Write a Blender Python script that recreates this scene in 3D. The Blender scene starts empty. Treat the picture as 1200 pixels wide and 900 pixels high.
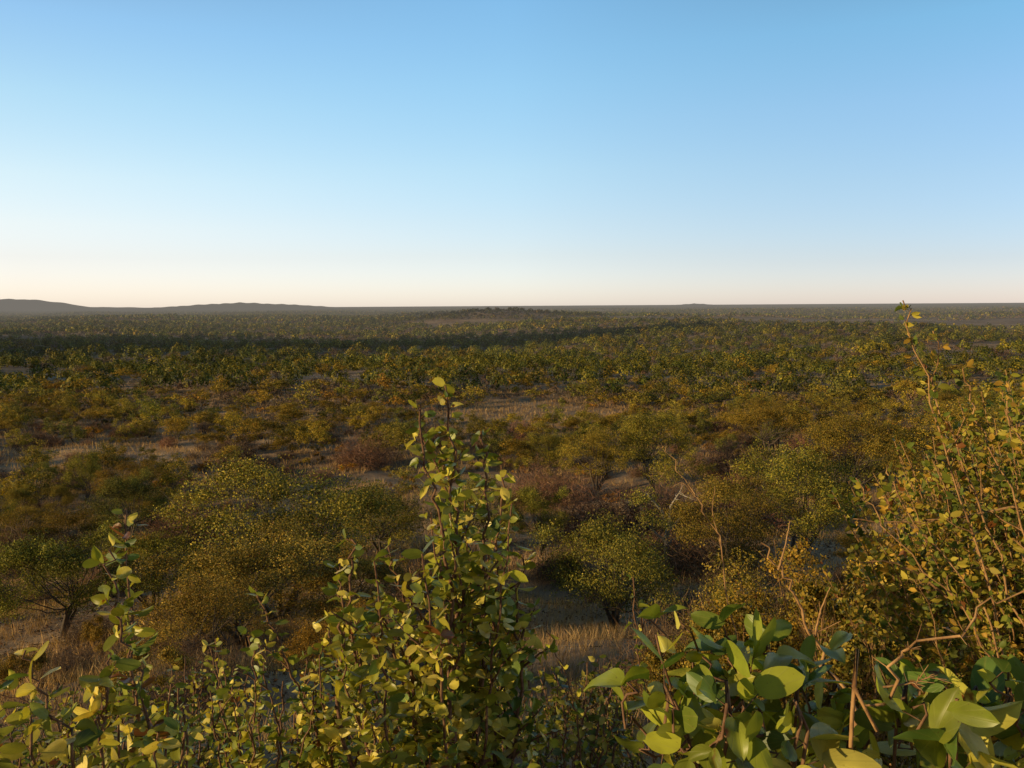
import bpy, math
import numpy as np
from mathutils import Vector

rng = np.random.default_rng(20240611)
SC = bpy.context.scene
COL = SC.collection
CAMZ = 18.0
F = 942.0
PITCH = math.radians(5.58)
ROLL = math.radians(0.36)
SUN_AZ = math.radians(-115)      # measured from +Y (the view) towards +X: the sun stands to the left, a little behind
SUN_EL = math.radians(11)

# ------------------------------------------------------------------ camera
cd = bpy.data.cameras.new("camera"); cam = bpy.data.objects.new("camera", cd); COL.objects.link(cam)
cd.sensor_width = 36; cd.lens = 36 * F / 1200; cd.clip_start = 0.05; cd.clip_end = 90000
cam.location = (0, 0, CAMZ)
cam.rotation_mode = 'XYZ'
from mathutils import Matrix, Euler
RM = Matrix.Rotation(math.radians(90) - PITCH, 3, 'X') @ Matrix.Rotation(-ROLL, 3, 'Z')
cam.rotation_euler = RM.to_euler()
SC.camera = cam
RN = np.array(RM)

def P(px, py, d):
    """world point seen at a photo pixel, d metres ahead"""
    v = RN @ np.array([(px - 600) / F, -(py - 450) / F, -1.0])
    return np.array([0, 0, CAMZ]) + v * (d / v[1])

# ------------------------------------------------------------------ terrain
_pr = np.array([0, 2, 5, 10, 20, 30, 45, 70, 120, 250, 1000, 3000, 30000, 90000.])
_pz = -np.array([2.0, 2.4, 3.6, 5.8, 8.9, 11.0, 12.9, 14.4, 15.4, 16.3, 18, 20, 22, 22.])
_ws = [(2*math.pi/w, a, p, amp) for w, a, p, amp in
       [(310, .5, 1., 1.3), (190, 1.9, 2.1, 1.0), (120, -.4, .3, .7), (75, 1.1, 4., .45), (520, .15, 5., 2.2), (900, 1.2, 2., 2.5)]]
def H(x, y):
    x = np.asarray(x, float); y = np.asarray(y, float)
    r = np.sqrt(y*y + (0.33*x)**2)
    z = np.interp(r, _pr, _pz)
    rr = np.hypot(x, y)
    g = np.clip((rr-50)/180, 0, 1)
    for k, a, p, amp in _ws:
        z = z + g*amp*np.sin(k*(x*math.cos(a)+y*math.sin(a))+p)*(1-0.6*np.clip(rr/6000, 0, 1))
    g2 = np.clip(rr/12, 0, 1)*(1-np.clip((rr-60)/100, 0, 1))
    z = z + g2*(0.22*np.sin(.55*x+.3*y+1)+.18*np.sin(.8*y-.4*x))
    # low mounds on the plain, plus tall unseen hills at left shaped to cast shadow bands
    for cx, cy, sx, sy, h in [(-60, 1150, 95, 80, 9), (-15, 820, 95, 45, 8), (-455, 245, 90, 115, 130), (-255, 110, 48, 28, 34), (-1150, 640, 200, 150, 150)]:
        z = z + h*np.exp(-((x-cx)/sx)**2-((y-cy)/sy)**2)
    return z + CAMZ

def vnoise(x, y, s, seed=0):
    """smooth value noise 0..1"""
    x = np.asarray(x)/s; y = np.asarray(y)/s
    xi = np.floor(x).astype(int); yi = np.floor(y).astype(int); fx = x-xi; fy = y-yi
    fx = fx*fx*(3-2*fx); fy = fy*fy*(3-2*fy)
    def h(a, b):
        n = np.sin(a*127.1+b*311.7+seed*74.7)*43758.5453
        return n-np.floor(n)
    return (h(xi, yi)*(1-fx)+h(xi+1, yi)*fx)*(1-fy)+(h(xi, yi+1)*(1-fx)+h(xi+1, yi+1)*fx)*fy

# ------------------------------------------------------------------ materials
def new_mat(name):
    m = bpy.data.materials.new(name); m.use_nodes = True; m.node_tree.nodes.clear()
    return m, m.node_tree.nodes, m.node_tree.links
def N(ns, t, **kw):
    n = ns.new(t)
    for k, v in kw.items(): setattr(n, k, v)
    return n
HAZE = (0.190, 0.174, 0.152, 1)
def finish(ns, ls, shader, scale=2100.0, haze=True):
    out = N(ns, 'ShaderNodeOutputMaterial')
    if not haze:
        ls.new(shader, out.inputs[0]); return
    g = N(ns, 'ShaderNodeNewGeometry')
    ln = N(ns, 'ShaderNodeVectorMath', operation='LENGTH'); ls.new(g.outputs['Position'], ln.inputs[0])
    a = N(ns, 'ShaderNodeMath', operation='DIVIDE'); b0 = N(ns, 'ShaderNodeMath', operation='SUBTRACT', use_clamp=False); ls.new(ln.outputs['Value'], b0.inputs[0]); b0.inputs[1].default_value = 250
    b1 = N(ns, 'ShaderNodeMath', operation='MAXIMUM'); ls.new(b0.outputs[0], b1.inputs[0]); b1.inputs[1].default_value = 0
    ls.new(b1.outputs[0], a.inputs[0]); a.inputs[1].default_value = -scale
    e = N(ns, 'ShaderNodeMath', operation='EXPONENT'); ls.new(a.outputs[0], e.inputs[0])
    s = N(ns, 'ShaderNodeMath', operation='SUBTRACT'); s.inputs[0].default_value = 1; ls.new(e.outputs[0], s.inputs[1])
    em = N(ns, 'ShaderNodeEmission'); em.inputs[0].default_value = HAZE  # aerial haze painted into the material as emission that grows with distance
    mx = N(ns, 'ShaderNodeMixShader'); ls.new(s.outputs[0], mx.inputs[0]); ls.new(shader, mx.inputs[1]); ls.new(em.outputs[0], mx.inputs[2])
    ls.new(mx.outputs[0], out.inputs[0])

def leaf_mat(name, detail=False, trans=0.35, rough=0.5, haze=True, spec=0.3):
    m, ns, ls = new_mat(name)
    at = N(ns, 'ShaderNodeAttribute', attribute_name='Col')
    oi = N(ns, 'ShaderNodeObjectInfo')
    mu = N(ns, 'ShaderNodeMix', data_type='RGBA', blend_type='MULTIPLY'); mu.inputs[0].default_value = 1
    ls.new(at.outputs['Color'], mu.inputs[6]); ls.new(oi.outputs['Color'], mu.inputs[7])
    col = mu.outputs[2]
    p = N(ns, 'ShaderNodeBsdfPrincipled'); p.inputs['Roughness'].default_value = rough
    p.inputs['Specular IOR Level'].default_value = spec
    if detail:
        uv = N(ns, 'ShaderNodeAttribute', attribute_name='luv')
        sep = N(ns, 'ShaderNodeSeparateXYZ'); ls.new(uv.outputs['Vector'], sep.inputs[0])
        an = N(ns, 'ShaderNodeMath', operation='ARCTAN2'); ls.new(sep.outputs[1], an.inputs[0])
        ad = N(ns, 'ShaderNodeMath', operation='ADD'); ls.new(sep.outputs[0], ad.inputs[0]); ad.inputs[1].default_value = .06
        ls.new(ad.outputs[0], an.inputs[1])
        k = N(ns, 'ShaderNodeMath', operation='MULTIPLY'); ls.new(an.outputs[0], k.inputs[0]); k.inputs[1].default_value = 22
        co = N(ns, 'ShaderNodeMath', operation='COSINE'); ls.new(k.outputs[0], co.inputs[0])
        pw = N(ns, 'ShaderNodeMapRange'); ls.new(co.outputs[0], pw.inputs[0])
        pw.inputs[1].default_value = .82; pw.inputs[2].default_value = 1; pw.inputs[3].default_value = 0; pw.inputs[4].default_value = .28
        br = N(ns, 'ShaderNodeMix', data_type='RGBA'); ls.new(pw.outputs[0], br.inputs[0]); ls.new(col, br.inputs[6]); br.inputs[7].default_value = (.30, .30, .07, 1)
        # blotches and brown, wind-burnt patches on some leaves
        tc = N(ns, 'ShaderNodeNewGeometry')
        n1 = N(ns, 'ShaderNodeTexNoise'); n1.inputs['Scale'].default_value = 26; n1.inputs['Detail'].default_value = 3; ls.new(tc.outputs['Position'], n1.inputs['Vector'])
        r1 = N(ns, 'ShaderNodeMapRange'); ls.new(n1.outputs[0], r1.inputs[0]); r1.inputs[1].default_value = .3; r1.inputs[2].default_value = .7; r1.inputs[3].default_value = .78; r1.inputs[4].default_value = 1.2
        vm = N(ns, 'ShaderNodeVectorMath', operation='SCALE'); ls.new(br.outputs[2], vm.inputs[0]); ls.new(r1.outputs[0], vm.inputs['Scale'])
        n2 = N(ns, 'ShaderNodeTexNoise'); n2.inputs['Scale'].default_value = 15; n2.inputs['Detail'].default_value = 4; ls.new(tc.outputs['Position'], n2.inputs['Vector'])
        r2 = N(ns, 'ShaderNodeMapRange'); ls.new(n2.outputs[0], r2.inputs[0]); r2.inputs[1].default_value = .66; r2.inputs[2].default_value = .70
        b2 = N(ns, 'ShaderNodeMix', data_type='RGBA'); ls.new(r2.outputs[0], b2.inputs[0]); ls.new(vm.outputs[0], b2.inputs[6]); b2.inputs[7].default_value = (.16, .055, .018, 1)
        n3 = N(ns, 'ShaderNodeTexNoise'); n3.inputs['Scale'].default_value = 260; n3.inputs['Detail'].default_value = 2; ls.new(tc.outputs['Position'], n3.inputs['Vector'])
        r3 = N(ns, 'ShaderNodeMapRange'); ls.new(n3.outputs[0], r3.inputs[0]); r3.inputs[1].default_value = .68; r3.inputs[2].default_value = .74; r3.inputs[4].default_value = .6
        b3 = N(ns, 'ShaderNodeMix', data_type='RGBA'); ls.new(r3.outputs[0], b3.inputs[0]); ls.new(b2.outputs[2], b3.inputs[6]); b3.inputs[7].default_value = (.09, .05, .02, 1)
        col = b3.outputs[2]
        bu = N(ns, 'ShaderNodeBump'); bu.inputs['Strength'].default_value = .25; bu.inputs['Distance'].default_value = .002
        ls.new(pw.outputs[0], bu.inputs['Height']); ls.new(bu.outputs[0], p.inputs['Normal'])
    ls.new(col, p.inputs['Base Color'])
    t = N(ns, 'ShaderNodeBsdfTranslucent')
    g = N(ns, 'ShaderNodeMix', data_type='RGBA', blend_type='MULTIPLY'); g.inputs[0].default_value = 1; ls.new(col, g.inputs[6]); g.inputs[7].default_value = (1.25, 1.15, .45, 1)
    ls.new(g.outputs[2], t.inputs[0])
    mx = N(ns, 'ShaderNodeMixShader'); mx.inputs[0].default_value = trans
    ls.new(p.outputs[0], mx.inputs[1]); ls.new(t.outputs[0], mx.inputs[2])
    finish(ns, ls, mx.outputs[0], haze=haze)
    return m

def bark_mat(name, c1, c2, scale=30, haze=True):
    m, ns, ls = new_mat(name)
    g = N(ns, 'ShaderNodeTexCoord')
    n = N(ns, 'ShaderNodeTexNoise'); n.inputs['Scale'].default_value = scale; n.inputs['Detail'].default_value = 5; ls.new(g.outputs['Object'], n.inputs['Vector'])
    r = N(ns, 'ShaderNodeValToRGB'); ls.new(n.outputs[0], r.inputs[0])
    r.color_ramp.elements[0].position = .35; r.color_ramp.elements[1].position = .65
    r.color_ramp.elements[0].color = (*c1, 1); r.color_ramp.elements[1].color = (*c2, 1)
    p = N(ns, 'ShaderNodeBsdfPrincipled'); p.inputs['Roughness'].default_value = .85; ls.new(r.outputs[0], p.inputs['Base Color'])
    b = N(ns, 'ShaderNodeBump'); b.inputs['Strength'].default_value = .5; b.inputs['Distance'].default_value = .01; ls.new(n.outputs[0], b.inputs['Height']); ls.new(b.outputs[0], p.inputs['Normal'])
    finish(ns, ls, p.outputs[0], haze=haze)
    return m

M_leafnear = leaf_mat('mopane_leaf', True, .34, .40, False, .4)
M_leafsmall = leaf_mat('small_leaf', False, .30, .5, False, .2)
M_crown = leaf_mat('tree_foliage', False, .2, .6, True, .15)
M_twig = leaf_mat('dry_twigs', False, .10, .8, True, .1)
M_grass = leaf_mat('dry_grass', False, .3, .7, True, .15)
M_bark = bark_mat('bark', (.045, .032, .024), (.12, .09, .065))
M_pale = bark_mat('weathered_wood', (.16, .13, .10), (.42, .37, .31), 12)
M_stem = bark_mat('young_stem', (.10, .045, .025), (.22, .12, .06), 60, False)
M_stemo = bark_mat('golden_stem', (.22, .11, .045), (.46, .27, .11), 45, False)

# ground
def ground_mat():
    m, ns, ls = new_mat('savanna_soil')
    g = N(ns, 'ShaderNodeNewGeometry')
    def noise(s, d=6, r=.6):
        n = N(ns, 'ShaderNodeTexNoise'); n.inputs['Scale'].default_value = s; n.inputs['Detail'].default_value = d; n.inputs['Roughness'].default_value = r
        ls.new(g.outputs['Position'], n.inputs['Vector']); return n.outputs[0]
    r = N(ns, 'ShaderNodeValToRGB'); ls.new(noise(.35), r.inputs[0])
    e = r.color_ramp.elements; e[0].position = .3; e[0].color = (.20, .135, .085, 1); e[1].position = .7; e[1].color = (.46, .34, .22, 1)
    x = e.new(.5); x.color = (.32, .225, .14, 1)
    r2 = N(ns, 'ShaderNodeValToRGB'); ls.new(noise(.03, 4), r2.inputs[0])
    e = r2.color_ramp.elements; e[0].position = .4; e[0].color = (.75, .68, .62, 1); e[1].position = .62; e[1].color = (1.25, 1.2, 1.15, 1)
    mu = N(ns, 'ShaderNodeMix', data_type='RGBA', blend_type='MULTIPLY'); mu.inputs[0].default_value = 1; ls.new(r.outputs[0], mu.inputs[6]); ls.new(r2.outputs[0], mu.inputs[7])
    # far plain: woodland texture too fine to be trees, with pale open pans
    ln = N(ns, 'ShaderNodeVectorMath', operation='LENGTH'); ls.new(g.outputs['Position'], ln.inputs[0])
    mr = N(ns, 'ShaderNodeMapRange'); ls.new(ln.outputs['Value'], mr.inputs[0]); mr.inputs[1].default_value = 450; mr.inputs[2].default_value = 1500; mr.inputs[4].default_value = .9
    r3 = N(ns, 'ShaderNodeValToRGB'); ls.new(noise(.006, 8, .7), r3.inputs[0])
    e = r3.color_ramp.elements; e[0].position = .42; e[0].color = (.030, .032, .018, 1); e[1].position = .60; e[1].color = (.085, .070, .042, 1)
    r4 = N(ns, 'ShaderNodeMapRange'); ls.new(noise(.0011, 5, .65), r4.inputs[0]); r4.inputs[1].default_value = .50; r4.inputs[2].default_value = .62; r4.inputs[4].default_value = .85
    # the open pans lie to the right
    sp = N(ns, 'ShaderNodeSeparateXYZ'); ls.new(g.outputs['Position'], sp.inputs[0])
    dv = N(ns, 'ShaderNodeMath', operation='DIVIDE'); ls.new(sp.outputs[0], dv.inputs[0]); ls.new(sp.outputs[1], dv.inputs[1])
    mr2 = N(ns, 'ShaderNodeMapRange'); ls.new(dv.outputs[0], mr2.inputs[0]); mr2.inputs[1].default_value = -.15; mr2.inputs[2].default_value = .2
    ml = N(ns, 'ShaderNodeMath', operation='MULTIPLY'); ls.new(r4.outputs[0], ml.inputs[0]); ls.new(mr2.outputs[0], ml.inputs[1])
    pan = N(ns, 'ShaderNodeMix', data_type='RGBA'); ls.new(ml.outputs[0], pan.inputs[0]); ls.new(r3.outputs[0], pan.inputs[6]); pan.inputs[7].default_value = (.58, .46, .31, 1)
    fx = N(ns, 'ShaderNodeMix', data_type='RGBA'); ls.new(mr.outputs[0], fx.inputs[0]); ls.new(mu.outputs[2], fx.inputs[6]); ls.new(pan.outputs[2], fx.inputs[7])
    p = N(ns, 'ShaderNodeBsdfPrincipled'); p.inputs['Roughness'].default_value = .95; p.inputs['Specular IOR Level'].default_value = .1; ls.new(fx.outputs[2], p.inputs['Base Color'])
    b = N(ns, 'ShaderNodeBump'); b.inputs['Strength'].default_value = .9; b.inputs['Distance'].default_value = .12; ls.new(noise(3.0, 8, .7), b.inputs['Height']); ls.new(b.outputs[0], p.inputs['Normal'])
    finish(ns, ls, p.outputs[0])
    return m
M_ground = ground_mat()

def hill_mat():
    m, ns, ls = new_mat('distant_hill')
    g = N(ns, 'ShaderNodeNewGeometry')
    n = N(ns, 'ShaderNodeTexNoise'); n.inputs['Scale'].default_value = .012; n.inputs['Detail'].default_value = 8; ls.new(g.outputs['Position'], n.inputs['Vector'])
    r = N(ns, 'ShaderNodeValToRGB'); ls.new(n.outputs[0], r.inputs[0]); e = r.color_ramp.elements
    e[0].position = .4; e[0].color = (.022, .024, .018, 1); e[1].position = .62; e[1].color = (.06, .052, .038, 1)
    p = N(ns, 'ShaderNodeBsdfPrincipled'); p.inputs['Roughness'].default_value = 1; ls.new(r.outputs[0], p.inputs['Base Color'])
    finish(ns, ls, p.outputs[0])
    return m
M_hill = hill_mat()

# ------------------------------------------------------------------ mesh helpers
def mesh(name, verts, faces, mat, cols=None, luv=None, smooth=False):
    verts = np.asarray(verts, np.float32); faces = np.asarray(faces, np.int32)
    me = bpy.data.meshes.new(name)
    k = faces.shape[1]
    me.vertices.add(len(verts)); me.vertices.foreach_set('co', verts.ravel())
    me.loops.add(faces.size); me.loops.foreach_set('vertex_index', faces.ravel())
    me.polygons.add(len(faces)); me.polygons.foreach_set('loop_start', np.arange(0, faces.size, k, dtype=np.int32))
    try: me.polygons.foreach_set('loop_total', np.full(len(faces), k, np.int32))
    except Exception: pass
    if smooth: me.polygons.foreach_set('use_smooth', np.ones(len(faces), bool))
    if cols is not None:
        ca = me.color_attributes.new('Col', 'FLOAT_COLOR', 'POINT')
        c = np.ones((len(verts), 4), np.float32); c[:, :3] = cols; ca.data.foreach_set('color', c.ravel())
    if luv is not None:
        a = me.attributes.new('luv', 'FLOAT_VECTOR', 'POINT'); a.data.foreach_set('vector', np.asarray(luv, np.float32).ravel())
    me.materials.append(mat); me.update()
    return me
def obj(name, me, parent=None, loc=None):
    o = bpy.data.objects.new(name, me); COL.objects.link(o)
    if parent is not None: o.parent = parent
    if loc is not None: o.location = loc
    return o
def thing(name, label, cat, loc=(0, 0, 0), group=None):
    o = bpy.data.objects.new(name, None); COL.objects.link(o); o.location = loc; o.empty_display_size = .3
    o['label'] = label; o['category'] = cat
    if group: o['group'] = group
    return o

class Tubes:
    def __init__(s): s.v = []; s.f = []; s.n = 0
    def add(s, pts, rad, k=5):
        pts = np.asarray(pts, float); n = len(pts)
        rad = np.asarray(rad, float)
        t = np.gradient(pts, axis=0); t /= np.linalg.norm(t, axis=1)[:, None]+1e-9
        ref = np.array([0, 0, 1.]) if abs(t[0][2]) < .9 else np.array([1., 0, 0])
        a = np.cross(t, ref); a /= np.linalg.norm(a, axis=1)[:, None]+1e-9
        b = np.cross(t, a)
        th = np.linspace(0, 2*math.pi, k, endpoint=False)
        ring = pts[:, None, :]+rad[:, None, None]*(np.cos(th)[None, :, None]*a[:, None, :]+np.sin(th)[None, :, None]*b[:, None, :])
        s.v.append(ring.reshape(-1, 3))
        i = np.arange(n-1)[:, None]*k; j = np.arange(k)[None, :]; j2 = (j+1) % k
        f = np.stack([i+j, i+j2, i+k+j2, i+k+j], -1).reshape(-1, 4)+s.n
        s.f.append(f); s.n += n*k
    def sticks(s, a, b, rad):
        m = len(a); t = unit(b-a); x = unit(np.cross(t, np.array([.13, .21, 1.]))); y = np.cross(t, x)
        o = [x*rad, (-.5*x+.87*y)*rad, (-.5*x-.87*y)*rad]
        v = np.stack([a+o[0], a+o[1], a+o[2], b+o[0]*.8, b+o[1]*.8, b+o[2]*.8], 1)
        s.v.append(v.reshape(-1, 3))
        f = np.array([[0, 1, 4, 3], [1, 2, 5, 4], [2, 0, 3, 5]])[None]+(np.arange(m)*6)[:, None, None]+s.n
        s.f.append(f.reshape(-1, 4)); s.n += m*6
    def mesh(s, name, mat): return mesh(name, np.concatenate(s.v), np.concatenate(s.f), mat, smooth=True)

def unit(v): return v/(np.linalg.norm(v, axis=-1, keepdims=True)+1e-9)
def rvec(n, r=rng): return unit(r.normal(size=(n, 3)))
def quads(c, nrm, size, aspect, r=rng, fold=.0):
    """leaf shaped rhombi about centres c, facing nrm"""
    n = len(c); t = unit(np.cross(nrm, rvec(n, r))); b = np.cross(nrm, t)
    size = np.broadcast_to(np.asarray(size, float), (n,))[:, None]
    L = t*size*.5; W = b*size*.5*aspect
    v = np.stack([c-L, c+W+L*.1, c+L, c-W+L*.1], 1).reshape(-1, 3)
    f = np.arange(n*4).reshape(-1, 4)
    return v, f

# ------------------------------------------------------------------ tree prototypes (unit: metres, base at origin)
GREEN = np.array([[.245, .195, .033], [.31, .24, .038], [.095, .10, .025], [.40, .29, .05], [.145, .14, .030]])
def crown_points(r, n, w, h, lobes, low, flat):
    """leaf centres, outward normals, lobe index"""
    th = r.uniform(0, 6.28)+np.arange(lobes)*2.4+r.normal(size=lobes)*.3
    rad = np.sqrt(r.uniform(.02, 1.1, lobes))*w*.40
    tall = 1+.35*math.sin(r.uniform(0, 6))*np.cos(th-r.uniform(0, 6.28))      # one side higher than the other
    top = (h*(.95 if not flat else .93))*(1-.45*(rad/(w*.5))**2)*np.clip(tall, .72, 1.1)
    zt = low*h+(top-low*h)*(r.uniform(0, 1, lobes)**(.55 if not flat else .25))
    lr = w*r.uniform(.07, .19, lobes)*np.where(r.random(lobes) < .25, .6, 1); lz = lr*r.uniform(.55, .95, lobes)*(0.6 if flat else 1)
    cen = np.stack([np.cos(th)*rad+.06*w*r.normal(size=lobes), np.sin(th)*rad+.06*w*r.normal(size=lobes), np.clip(zt, lz*.7, h-lz)], 1)
    wt = lr**1.7; li = r.choice(lobes, n, p=wt/wt.sum())
    d = rvec(n, r); rr = r.uniform(.0, 1, n)**.42
    rr *= 1+.22*np.sin(d[:, 0]*7+li)+.18*np.sin(d[:, 1]*11+li*2)+.12*np.sin(d[:, 2]*13+li*3)
    o = r.random(n) < .10; rr[o] *= r.uniform(1.1, 1.5, o.sum())
    p = cen[li]+d*np.stack([lr[li], lr[li], lz[li]], 1)*rr[:, None]
    return p, d, li, cen
def make_crown(r, n, size, w, h, lobes, low, flat, tone, rough=.38, sprigs=True):
    g = 9 if n > 12000 else (6 if n > 3000 else 3)
    ns_ = n//g; p, d, li, cen = crown_points(r, ns_, w, h, lobes, low, flat); n = ns_*g     # leaves sit in sprigs
    p = np.repeat(p, g, 0)+r.normal(size=(n, 3))*np.array([1, 1, .7])*w*(.016 if g == 9 else .022); d = np.repeat(d, g, 0); li = np.repeat(li, g)
    sprig = np.repeat(r.uniform(.72, 1.25, ns_), g)[:, None]
    p[:, 2] = np.maximum(p[:, 2], .06*h)
    nr = unit((d*(1-rough)+rvec(n, r)*rough)*np.array([1, 1, .5]))
    v, f = quads(p, nr, size*r.uniform(.7, 1.3, n), .62, r)
    base = tone[r.integers(0, len(tone), n)]
    lobe_t = r.uniform(.65, 1.3, lobes)[li][:, None]
    c = base*lobe_t*sprig*r.uniform(.8, 1.2, (n, 1))
    y = r.random(n) < .05; c[y] = np.array([.24, .17, .04])*r.uniform(.6, 1.2, (y.sum(), 1))
    y = r.random(n) < .04; c[y] = np.array([.14, .055, .02])*r.uniform(.7, 1.2, (y.sum(), 1))
    return v, f, np.repeat(c, 4, 0), cen
def make_trunk(r, cen, h, w, thick, k=6, twigs=0):
    T = Tubes()
    ns = r.integers(2, 5)
    roots = []
    for s in range(ns):
        a = r.uniform(0, 6.28); lean = w*.14*r.uniform(.4, 1.3)
        top = np.array([math.cos(a)*lean, math.sin(a)*lean, h*r.uniform(.18, .34)])
        b0 = np.array([math.cos(a), math.sin(a), 0])*thick*(.9 if ns > 1 else 0)+np.array([0, 0, -.25])
        pts = np.array([b0, b0*.6+top*.4+r.normal(size=3)*thick*.5, top])
        t = np.linspace(0, 1, 6)[:, None]
        q = (1-t)**2*pts[0]+2*t*(1-t)*pts[1]+t*t*pts[2]
        T.add(q, np.linspace(thick*1.25, thick*.7, 6), k); roots.append((top, thick*.7))
    for i, c in enumerate(cen):
        top, tr = roots[i % ns]
        mid = top*.45+c*.55+np.array([0, 0, -.1*h])+r.normal(size=3)*w*.03
        t = np.linspace(0, 1, 7)[:, None]
        q = (1-t)**2*top+2*t*(1-t)*mid+t*t*(c+np.array([0, 0, .1*h*r.random()]))
        q[1:-1] += r.normal(size=(5, 3))*w*.008
        T.add(q, np.linspace(tr*.55, tr*.12, 7), max(3, k-2))
        for _ in range(twigs):
            e = c+rvec(1, r)[0]*w*.16
            s0 = q[r.integers(3, 6)]
            T.add([s0, (s0+e)/2+r.normal(size=3)*w*.02, e], [tr*.14, tr*.09, tr*.03], 3)
    return T
PRO = {}
def proto(kind, lod, i):
    key = (kind, lod, i)
    if key in PRO: return PRO[key]
    r = np.random.default_rng(abs(hash(str(key))) % 1 + sum(ord(ch) for ch in kind)*131+lod*17+i*7)
    n, size, k, tw = [(32000, .056, 7, 4), (4600, .13, 5, 1), (1000, .26, 4, 0)][lod]
    w, h = 5.0, 4.6
    if kind == 'mopane_tree':
        lobes = int(r.integers(20, 34)); v, f, c, cen = make_crown(r, n, size, w, h, lobes, r.uniform(.08, .22), False, GREEN*[1.12, 1.08, 1][lod], [.52, .42, .38][lod])
        T = make_trunk(r, cen, h, w, .075, k, tw)
    elif kind == 'thorn_tree':
        w, h = 5.2, 3.9
        lobes = int(r.integers(18, 28)); v, f, c, cen = make_crown(r, n, size*.9, w, h, lobes, r.uniform(.16, .32), True, GREEN*np.array([1.08, .98, .95])*[.78, .9, 1][lod], [.62, .45, .38][lod])
        T = make_trunk(r, cen, h, w, .065, k, tw)
    elif kind == 'low_bush':
        w, h = 2.6, 1.7
        lobes = 9; v, f, c, cen = make_crown(r, n//3, size*.8, w, h, lobes, .1, False, GREEN*np.array([1.1, .95, .9]))
        T = make_trunk(r, cen, h, w, .035, 4, tw)
    elif kind == 'dry_shrub':
        w, h = 3.4, 2.6
        nt, wd = [(5200, .013), (1500, .028), (420, .055)][lod]
        a = r.uniform(0, 6.28, nt); s = np.sqrt(r.uniform(0, 1, nt)); 
        d = unit(np.stack([np.cos(a)*s*1.25, np.sin(a)*s*1.25, 1.0-s*.8+r.normal(size=nt)*.2], 1)); d[:, 2] = np.abs(d[:, 2])
        R = (w*.5)*r.uniform(.25, .95, nt)**.7*(1+.2*np.sin(a*3+i)+.15*np.sin(a*7))
        st = d*R[:, None]*np.array([1, 1, 1.15]); st[:, 2] = np.maximum(st[:, 2], .05)
        dr = unit(d*.7+rvec(nt, r)*.95+np.array([0, 0, .1])); L = r.uniform(.15, .5, nt)[:, None]*(1+.35*lod)
        side = unit(np.cross(dr, rvec(nt, r)))*wd*.5
        e = st+dr*L; mid = st+dr*L*.55+rvec(nt, r)*.04
        v = np.stack([st-side, st+side, mid+side*.7, mid-side*.7, mid-side*.7, mid+side*.7, e+side*.15, e-side*.15], 1).reshape(-1, 3)
        f = np.arange(nt*8).reshape(-1, 4)
        tone = np.array([[.18, .115, .082], [.24, .15, .10], [.12, .088, .070], [.27, .20, .145]])
        c = np.repeat(tone[r.integers(0, 4, nt)]*r.uniform(.7, 1.2, (nt, 1)), 8, 0)
        nl = [1500, 420, 120][lod]
        pp = st[r.integers(0, nt, nl)]*r.uniform(.85, 1.15, (nl, 1))+rvec(nl, r)*.08
        v2, f2 = quads(pp, rvec(nl, r), [.06, .11, .22][lod], .6, r)
        c2 = np.repeat(np.array([[.15, .075, .045], [.12, .085, .03], [.17, .10, .06]])[r.integers(0, 3, nl)]*r.uniform(.7, 1.2, (nl, 1)), 4, 0)
        f = np.concatenate([f, f2+len(v)]); v = np.concatenate([v, v2]); c = np.concatenate([c, c2])
        T = Tubes()
        for q in range([26, 14, 8][lod]):
            e = st[q]*1.0; T.add([e*0+np.array([0, 0, -.15]), e*.5+r.normal(size=3)*.08*np.array([1, 1, .3]), e], [.03, .02, .007], 4)
        cen = None
    matc = M_twig if kind == 'dry_shrub' else M_crown
    PRO[key] = (T.mesh(kind+'_trunk', M_bark), mesh(kind+'_crown', v, f, matc, c), w, h)
    return PRO[key]

def place(kind, lod, i, x, y, width, height, rot, tint, label, cat, group=None, z=None):
    tm, cm, w, h = proto(kind, lod, i)
    root = thing(kind, label, cat, (x, y, float(H(x, y)) if z is None else z), group)
    root.rotation_euler = (0, 0, rot)
    root.scale = (width/w, width/w, height/h)
    a = obj('stems' if kind in ('dry_shrub', 'low_bush') else 'trunk', tm, root)
    b = obj('twigs' if kind == 'dry_shrub' else 'crown', cm, root); b.color = (*tint, 1)
    return root

# ------------------------------------------------------------------ setting
def ground():
    ang = np.concatenate([np.linspace(-60, 60, 420), np.linspace(60, 300, 70)[1:-1]])
    a = np.radians(ang)
    r = np.concatenate([[0.25], np.geomspace(.6, 42000, 330)])
    A, R = np.meshgrid(a, r)
    X = np.sin(A)*R; Y = np.cos(A)*R; Z = H(X, Y)
    v = np.stack([X, Y, Z], -1).reshape(-1, 3); na = len(a)
    i = np.arange(len(r)-1)[:, None]*na; j = np.arange(na)[None, :]; j2 = (j+1) % na
    f = np.stack([i+j, i+na+j, i+na+j2, i+j2], -1).reshape(-1, 4)
    cap = len(v); v = np.concatenate([v, [[0, 0, H(0, 0)]]])
    capf = np.stack([np.full(na, cap), np.arange(na), (np.arange(na)+1) % na, (np.arange(na)+1) % na], 1)
    me = mesh('ground', v, f, M_ground, smooth=True)
    o = obj('ground', me); o['kind'] = 'structure'; o['label'] = 'dry tan savanna soil running out to a flat horizon'
ground()
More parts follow.
